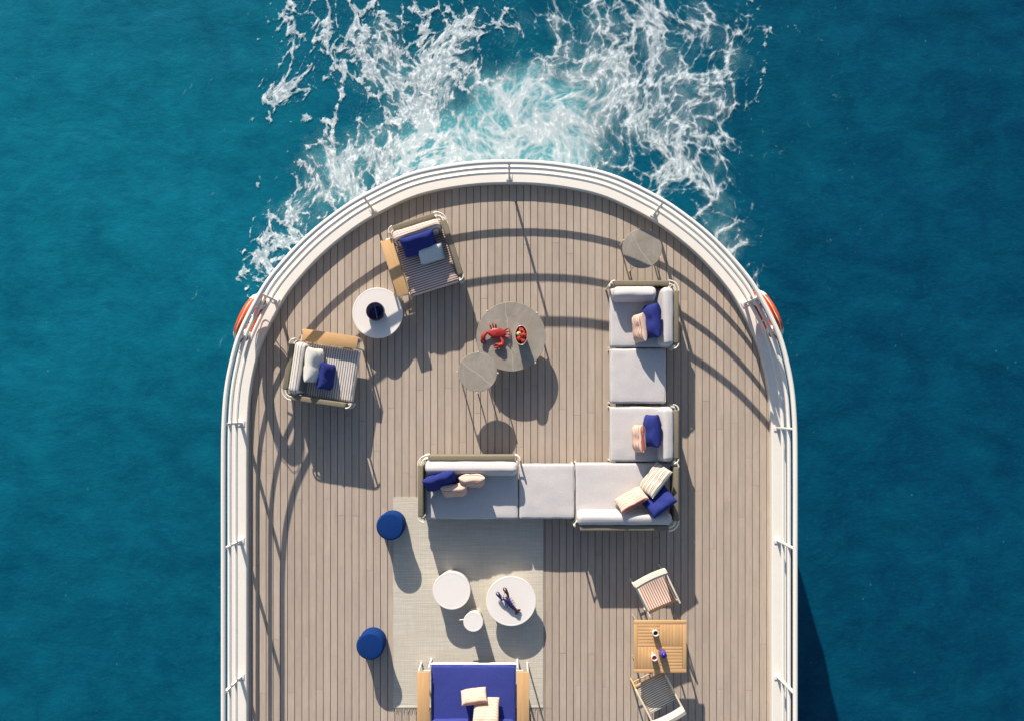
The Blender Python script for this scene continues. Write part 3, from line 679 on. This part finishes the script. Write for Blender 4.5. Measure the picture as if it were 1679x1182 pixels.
# ---------------------------------------------------------------- tables
def marble_table(px, py, h, r, rot, label, leg_r=.010):
    t = thing('marble_table', label, 'table', P(px, py, h).xy.to_3d(), rot, 'grey marble tables')
    obj('table_top', lathe([(r - .012, h - .022), (r, h - .016), (r, h - .004), (r - .004, h)], 72), MARBLE, t)
    for k in range(4):
        a = PI / 4 + k * PI / 2; c, s = math.cos(a), math.sin(a)
        obj('leg', tube([(c * (r + .008), s * (r + .008), 0), (c * (r + .008), s * (r + .008), h + .004)], leg_r, 8), CREAM, t)
    obj('under_frame', join(*[tube([(math.cos(a) * (r + .006), math.sin(a) * (r + .006), h - .035), (-math.cos(a) * (r + .006), -math.sin(a) * (r + .006), h - .035)], .010, 6) for a in (PI / 4, 3 * PI / 4)]), CREAM, t)
    return t
marble_table(838, 552, .34, .505, R(-2), 'large round grey marble coffee table holding a red crab and a fruit bowl', .013)
marble_table(783, 610, .47, .285, R(43), 'small round grey marble table overlapping the large marble one')
marble_table(1053, 408, .47, .285, R(20), 'small round grey marble table behind the far corner seat')
def drum(px, py, h, r, label, k=1.0):
    c = P(px, py, h)
    t = thing('drum_table', label, 'table', (c.x, c.y, 0), 0, 'round white drum tables')
    obj('drum_body', lathe([(r * .93 * k, .0), (r * .94 * k, .02), (r * .955 * k, h - .03), (r * .95 * k, h - .02)], 64), DRUM, t)
    obj('table_top', lathe([(r - .006, h - .028), (r, h - .020), (r, h - .002), (r - .005, h + .001), (r - .022, h + .001), (r - .023, h), (.02, h)], 72), TABLEW, t, smooth=18)
    return t
drum(619, 513.5, .25, .370, 'round white drum table with a navy glass bowl between the striped armchairs')
drum(740.5, 968, .31, .275, 'medium round white drum table with a bare top on the rug')
drum(838, 985, .27, .365, 'large round white drum table on the rug with a blue lobster on it', .90)
sm = drum(776, 1019, .46, .143, 'smallest and tallest round white table on the rug with a side handle', .86)
obj('handle', tube([(-.12, .008, .33), (-.205, .0, .33)], .008, 6), CREAM, sm)
# poufs
pf = [(.150, 0), (.185, .012), (.198, .05), (.192, .12), (.176, .20), (.180, .28), (.195, .345), (.200, .375), (.194, .398), (.178, .412), (.12, .418), (.02, .420)]
pfb = P(645, 857, 0)
pouf = thing('pouf', 'blue waisted pouf standing half on the rug near the long grey sofa seat', 'pouf', (pfb.x, pfb.y, 0), 0, 'blue poufs beside the rug')
obj('body', lathe(pf, 48), POUF, pouf)
obj('seam', tube(arc(0, 0, .199, 0, 360, .372, 40)[:-1], .004, 5, closed=True), POUF, pouf)
c = P(613, 1048, 0); copy_thing(pouf, (c.x, c.y, 0), .7, 'blue waisted pouf standing on bare planks near the blue sofa')
# navy glass bowl
c = P(617, 512, .25); zt = .253
nb = thing('glass_bowl', 'dark navy glass bowl with a candle on the white drum table', 'bowl', (c.x, c.y, zt))
obj('glass', lathe([(.09, .0), (.115, .01), (.135, .05), (.137, .10), (.128, .14), (.122, .14), (.130, .10), (.128, .05), (.108, .015), (.02, .012)], 48), NAVYGLASS, nb)
obj('candle', lathe([(.05, .013), (.05, .06), (.045, .065), (.01, .063)], 24), NAVY, nb)
obj('divider', put(rbox(.006, .20, .09, .002), (.005, 0, .06), (0, 0, R(12))), HANDLE, nb)
# ---------------------------------------------------------------- crab and fruit on the marble table
ZT = .342
c = P(815.5, 547, ZT + .03)
crab = thing('crab', 'red crab with big curved claws on the large marble table', 'crab ornament', (c.x, c.y, ZT), R(-4))
def crabshell():
    V, F = ball(1, 1, 1, 26, 14); out = []
    for v in V:
        a = math.atan2(v.y, v.x); k = 1 + .05 * math.cos(9 * a)
        z = v.z * (.036 if v.z > 0 else .022) + .006 * mnoise.noise(v * 4) * (v.z > 0)
        out.append(Vector((v.x * .135 * k * (1 - .10 * (v.y < 0) * abs(v.y)), v.y * .082 * k, z + .045)))
    return out, F
obj('shell', crabshell(), REDSHELL, crab)
for sx, pts in ((-1, [(-.10, -.01), (-.155, .0), (-.195, -.05), (-.205, -.10), (-.185, -.15)]), (1, [(.05, -.06), (.085, -.10), (.085, -.15), (.03, -.175), (-.02, -.185)])):
    p3 = [(x, y, .05 + .015 * math.sin(i)) for i, (x, y) in enumerate(pts)]
    cl = obj('claw', tube([p3[0], p3[1], p3[2], [(a + b) / 2 for a, b in zip(p3[2], p3[3])], p3[3]], [.018, .022, .032, .040, .034], 10), REDSHELL, crab)
    e = Vector(p3[4]); s = Vector(p3[3]); dr = (e - s).normalized(); nn = Vector((-dr.y, dr.x, 0))
    for q in (1, -1):
        obj('pincer', tube([s + nn * .016 * q, s + dr * .035 + nn * .026 * q, e + dr * .025 + nn * .008 * q], [.021, .017, .004], 8), REDSHELL, cl)
for i, (a, b) in enumerate([((-.09, .06), (-.125, .14)), ((-.06, .075), (-.085, .165)), ((-.03, .08), (-.035, .15)), ((.10, .05), (.165, .09)), ((.12, .03), (.195, .045)), ((.125, .0), (.195, -.01)), ((.11, -.03), (.18, -.05))]):
    m = ((a[0] + b[0]) / 2 * 1.05, (a[1] + b[1]) / 2 * 1.05, .075)
    obj('leg', tube([(a[0], a[1], .045), m, (b[0], b[1], .004)], [.011, .010, .004], 6), REDSHELL, crab)
for x in (-.03, .03): obj('eye', put(ball(.008, .008, .010), (x, -.085, .06)), DARK, crab)
c = P(854.5, 550.5, ZT + .12)
bowl = thing('fruit_bowl', 'tall oval amber bowl full of apples on the large marble table', 'bowl', (c.x, c.y, ZT))
obj('bowl', lathe([(.055, .0), (.068, .01), (.082, .08), (.094, .17), (.098, .19), (.091, .19), (.086, .165), (.072, .08), (.05, .03), (.01, .026)], 40, .92, 1.45), BOWLGLASS, bowl)
obj('rim', tube([(.0945 * .92 * math.cos(a * PI / 20), .0945 * 1.45 * math.sin(a * PI / 20), .191) for a in range(40)], .005, 6, closed=True), paint('pale_rim', (.55, .42, .32), .3), bowl)
for i, (dx, dy, dz, r, mt) in enumerate([(.0, .075, .165, .040, 0), (-.035, .02, .175, .036, 1), (.035, .0, .178, .040, 0), (-.03, -.045, .170, .038, 0), (.028, -.072, .165, .039, 0), (.0, -.01, .135, .038, 0), (.03, .045, .16, .034, 0)]):
    lab = 'small yellow apple among red ones in the amber bowl' if mt else 'red apple piled in the oval amber bowl on the marble table'
    ap = tag(obj('apple', lathe([(.008, -r * .80), (r * .55, -r * .86), (r * .92, -r * .35), (r, .1 * r), (r * .86, r * .62), (r * .45, r * .88), (r * .14, r * .74), (.004, r * .62)], 18), APPLEY if mt else APPLE, loc=(c.x + dx, c.y + dy, ZT + dz), rot=(rnd.uniform(-.5, .5), rnd.uniform(-.5, .5), 0)), lab, 'apple', None if mt else 'red apples in the amber bowl')
    obj('stem', tube([(0, 0, r * .6), (.003, .002, r * 1.1)], .003, 5), DARK, ap)
# ---------------------------------------------------------------- lobster on the large white table
ZL = .275
c = P(833, 986, ZL)
lob = thing('lobster', 'dark blue lobster with two raised claws on the large white table', 'lobster ornament', (c.x, c.y, ZL))
def q(px, py, z): v = P(px, py, ZL + z) - Vector((c.x, c.y, ZL)); return (v.x, v.y, z)
obj('body', tube([q(824.5, 980, .045), q(828, 981.5, .05), q(832, 985, .052), q(836, 989.5, .05), q(839, 993, .045)], [.012, .032, .040, .036, .030], 12), LOBB, lob)
for i in range(5):
    f = i / 4.0
    obj('tail_segment', tube([q(838.5 + 8 * f, 992.5 + 7.5 * f, .04), q(840.5 + 8 * f, 994.5 + 7.5 * f, .042)], [.031 - .008 * f, .028 - .008 * f], 10), LOBB if i < 2 else LOBD, lob)
for (a, b, wd) in ((853.5, 999, .022), (851, 1004.5, .026), (846, 1007, .022)):
    obj('tail_fin', tube([q(847.5, 1001, .03), q((847.5 + a) / 2, (1001 + b) / 2, .028), q(a, b, .022)], [.012, wd, .010], 8), LOBD, lob)
for mt, pts in ((LOBB, [(827, 981, .045), (823, 983.2, .06), (820.5, 979, .06), (818, 975.5, .06)]), (LOBD, [(829.5, 979.5, .045), (834, 978.5, .06), (832, 972.5, .06), (829.5, 968.5, .06)])):
    g = [q(*p_) for p_ in pts]; cl = obj('claw', tube(g, [.013, .014, .021, .028], 8), mt, lob)
    s = Vector(g[3]); dr = (s - Vector(g[2])).normalized(); nn = Vector((-dr.y, dr.x, 0))
    for k in (1, -1): obj('pincer', tube([s + nn * .011 * k, s + dr * .03 + nn * .020 * k, s + dr * .062 + nn * .007 * k], [.016, .012, .003], 7), mt, cl)
for (x0, y0, x1, y1) in ((830, 984, 824, 990), (832, 987, 826, 995), (834, 989, 830, 997), (834, 984, 839, 979), (836, 986, 842, 983), (838, 989, 844, 987)):
    obj('leg', tube([q(x0, y0, .04), q((x0 + x1) / 2, (y0 + y1) / 2, .05), q(x1, y1, .003)], [.006, .005, .0025], 5), LOBB, lob)
for (x1, y1) in ((826, 962), (814, 969)): obj('antenna', tube([q(825, 980, .05), q((825 + x1) / 2 + 2, (980 + y1) / 2, .08), q(x1, y1, .05)], [.004, .003, .0015], 5), LOBD, lob)
# ---------------------------------------------------------------- teak table with slats laid in four fields
TH = .67
a, b_ = P(1039.5, 1016.5, TH), P(1125.5, 1102.5, TH)
tw = b_.x - a.x; td = a.y - b_.y
tt = thing('teak_table', 'square teak table with slats in four directions and cups on it', 'table', ((a.x + b_.x) / 2, (a.y + b_.y) / 2, 0))
bw = .052
for s in (-1, 1):
    obj('border_rail', put(rbox(tw, bw, .032, .004), (0, s * (td / 2 - bw / 2), TH - .016)), TEAK, tt)
    obj('border_rail', put(rbox(bw, td - 2 * bw - .002, .032, .004), (s * (tw / 2 - bw / 2), 0, TH - .016)), TEAKY, tt)
ix = (tw - 2 * bw) / 2; nsl = 7
slx = mesh('slat', rbox(ix - .006, ix / nsl - .0016, .022, .003), TEAK); sly = mesh('slat', rbox(ix / nsl - .0016, ix - .006, .022, .003), TEAKY)
for qx in (-1, 1):
    for qy in (-1, 1):
        for i in range(nsl):
            o_ = -ix / 2 + (i + .5) * ix / nsl
            horiz = qx * qy < 0
            obj('slat', slx if horiz else sly, parent=tt, loc=(qx * ix / 2 + (0 if horiz else o_), qy * ix / 2 + (o_ if horiz else 0), TH - .0115 - rnd.random() * .0006))
for sx in (-1, 1):
    for sy in (-1, 1): obj('leg', tube([(sx * (tw / 2 - .07), sy * (td / 2 - .07), 0), (sx * (tw / 2 - .07), sy * (td / 2 - .07), TH - .034)], .013, 8), HANDLE, tt)
obj('under_board', put(rbox(tw - 2 * bw - .004, td - 2 * bw - .004, .008, .002), (0, 0, TH - .0085)), TEAK, tt)
obj('apron', join(*[put(rbox(tw - .14, .02, .05, .003), (0, s * (td / 2 - .05), TH - .06)) for s in (-1, 1)]), TEAK, tt)
for s in (-1, 1): obj('stretcher', tube([(s * (tw / 2 - .07), -td / 2 + .07, .10), (s * (tw / 2 - .07), td / 2 - .07, .10)], .010, 6), HANDLE, tt)
def cup(px, py, mt, label, ang):
    c = P(px, py, TH + .09); t = thing('mug', label, 'mug', (c.x, c.y, TH + .001), ang, 'white mugs on the teak table')
    obj('body', lathe([(.030, 0), (.038, .006), (.042, .05), (.044, .098), (.034, .098), (.033, .05), (.03, .02), (.004, .018)], 28), TABLEW, t)
    obj('drink', lathe([(.0335, .068), (.0335, .072), (.003, .072)], 24), mt, t)
    obj('handle', tube([(.040, 0, .08), (.068, 0, .076), (.074, 0, .05), (.062, 0, .028), (.040, 0, .024)], .007, 6), TABLEW if mt is TEA else HANDLE, t)
cup(1075, 1037.5, COFFEE, 'white mug of dark coffee near the pink striped chair', R(100)); cup(1073, 1078, TEA, 'white mug of red tea beside the violet bottle', R(110))
c = P(1085, 1068, TH)
bt = thing('bottle', 'violet glass bottle with blue round stopper on the teak table', 'bottle', (c.x, c.y, TH + .001))
obj('body', lathe([(.045, 0), (.052, .008), (.052, .10), (.046, .13), (.026, .155), (.022, .18), (.018, .18), (.020, .15), (.04, .12), (.046, .02), (.004, .016)], 28), PURPLEGLASS, bt)
obj('stopper', put(ball(.042, .042, .036, 18, 12), (0, 0, .205)), CAPBLUE, bt)
# ---------------------------------------------------------------- folding chairs at the teak table
def chair(label, cx, cy, yaw, sling, barm, armm, band):
    t = thing('garden_chair', label, 'chair', (cx, cy, 0), yaw, 'folding chairs at the teak table')
    W, D, SZ = .45, .44, .42
    n = 10; V = []; F = []
    for j in range(n + 1):
        for i in range(7):
            u = -1 + 2 * i / 6; v = j / n; y = D / 2 - D * v
            z = SZ - .022 * (1 - u * u) * math.sin(PI * min(1, v * 1.02)) - .02 * (1 - v)
            V.append(Vector((u * (W / 2 - .022), y, z)))
    for j in range(n):
        for i in range(6): F.append((j * 7 + i, (j + 1) * 7 + i, (j + 1) * 7 + i + 1, j * 7 + i + 1))
    m_ = len(V); V += [v - Vector((0, 0, .008)) for v in V]; F += [tuple(k + m_ for k in f[::-1]) for f in F]
    obj('seat', (V, F), sling, t, smooth=60)
    obj('front_bar', put(rbox(W, .034, .028, .008, 1, 2), (0, -D / 2 - .012, SZ)), TEAK, t)
    for s in (-1, 1):
        obj('side_bar', put(rbox(.026, D + .02, .03, .006), (s * (W / 2 - .008), 0, SZ - .018)), barm, t)
        obj('leg', tube([(s * (W / 2 + .012), -D / 2 - .02, 0), (s * (W / 2 + .012), -D / 2 - .005, .60)], .012, 8), barm, t)
        obj('leg', tube([(s * (W / 2 + .012), D / 2 + .03, 0), (s * (W / 2 + .012), D / 2 - .03, SZ), (s * (W / 2 + .012), D / 2 + .055, .80)], .012, 8), barm, t)
        obj('armrest', put(rbox(.026, D + .07, .020, .008, 1, 2), (s * (W / 2 + .012), .0, .608)), armm, t)
        obj('side_sling', ([(s * (W / 2 + .006), -D / 2 + .02, .60), (s * (W / 2 + .006), D / 2, .60), (s * (W / 2 - .005), D / 2 - .02, SZ), (s * (W / 2 - .005), -D / 2 + .02, SZ)], [(0, 1, 2, 3)]), sling, t, smooth=None)
    obj('stretcher', join(tube([(-W / 2, -D / 2 - .015, .20), (W / 2, -D / 2 - .015, .20)], .010, 6), tube([(-W / 2, D / 2, .24), (W / 2, D / 2, .24)], .010, 6)), barm, t)
    n = 10; V = []; F = []
    for j in range(n + 1):
        u = -1 + 2 * j / n; x = u * (W / 2 + .022); y = D / 2 + .045 + .018 * (1 - u * u)
        for (dy, z) in ((-.035, .66), (-.030, .795), (.0, .812), (.050, .80), (.050, .66)): V.append(Vector((x, y + dy, z)))
    for j in range(n):
        for k in range(5): F.append((j * 5 + k, (j + 1) * 5 + k, (j + 1) * 5 + (k + 1) % 5, j * 5 + (k + 1) % 5))
    F += [tuple(range(5)), tuple(range(n * 5, n * 5 + 5))[::-1]]
    obj('backrest', (V, F), band, t)
    return t
c = P(1075, 970, .42); chair('pink striped garden chair with cream back band facing the teak table', c.x, c.y, R(25.5), SLINGP, CREAM, CREAM, CREAMF)
c = P(1076.5, 1137, .42); chair('grey striped garden chair with teak side bars below the teak table', c.x, c.y, R(207), SLINGG, TEAK, CREAM, CREAMF)
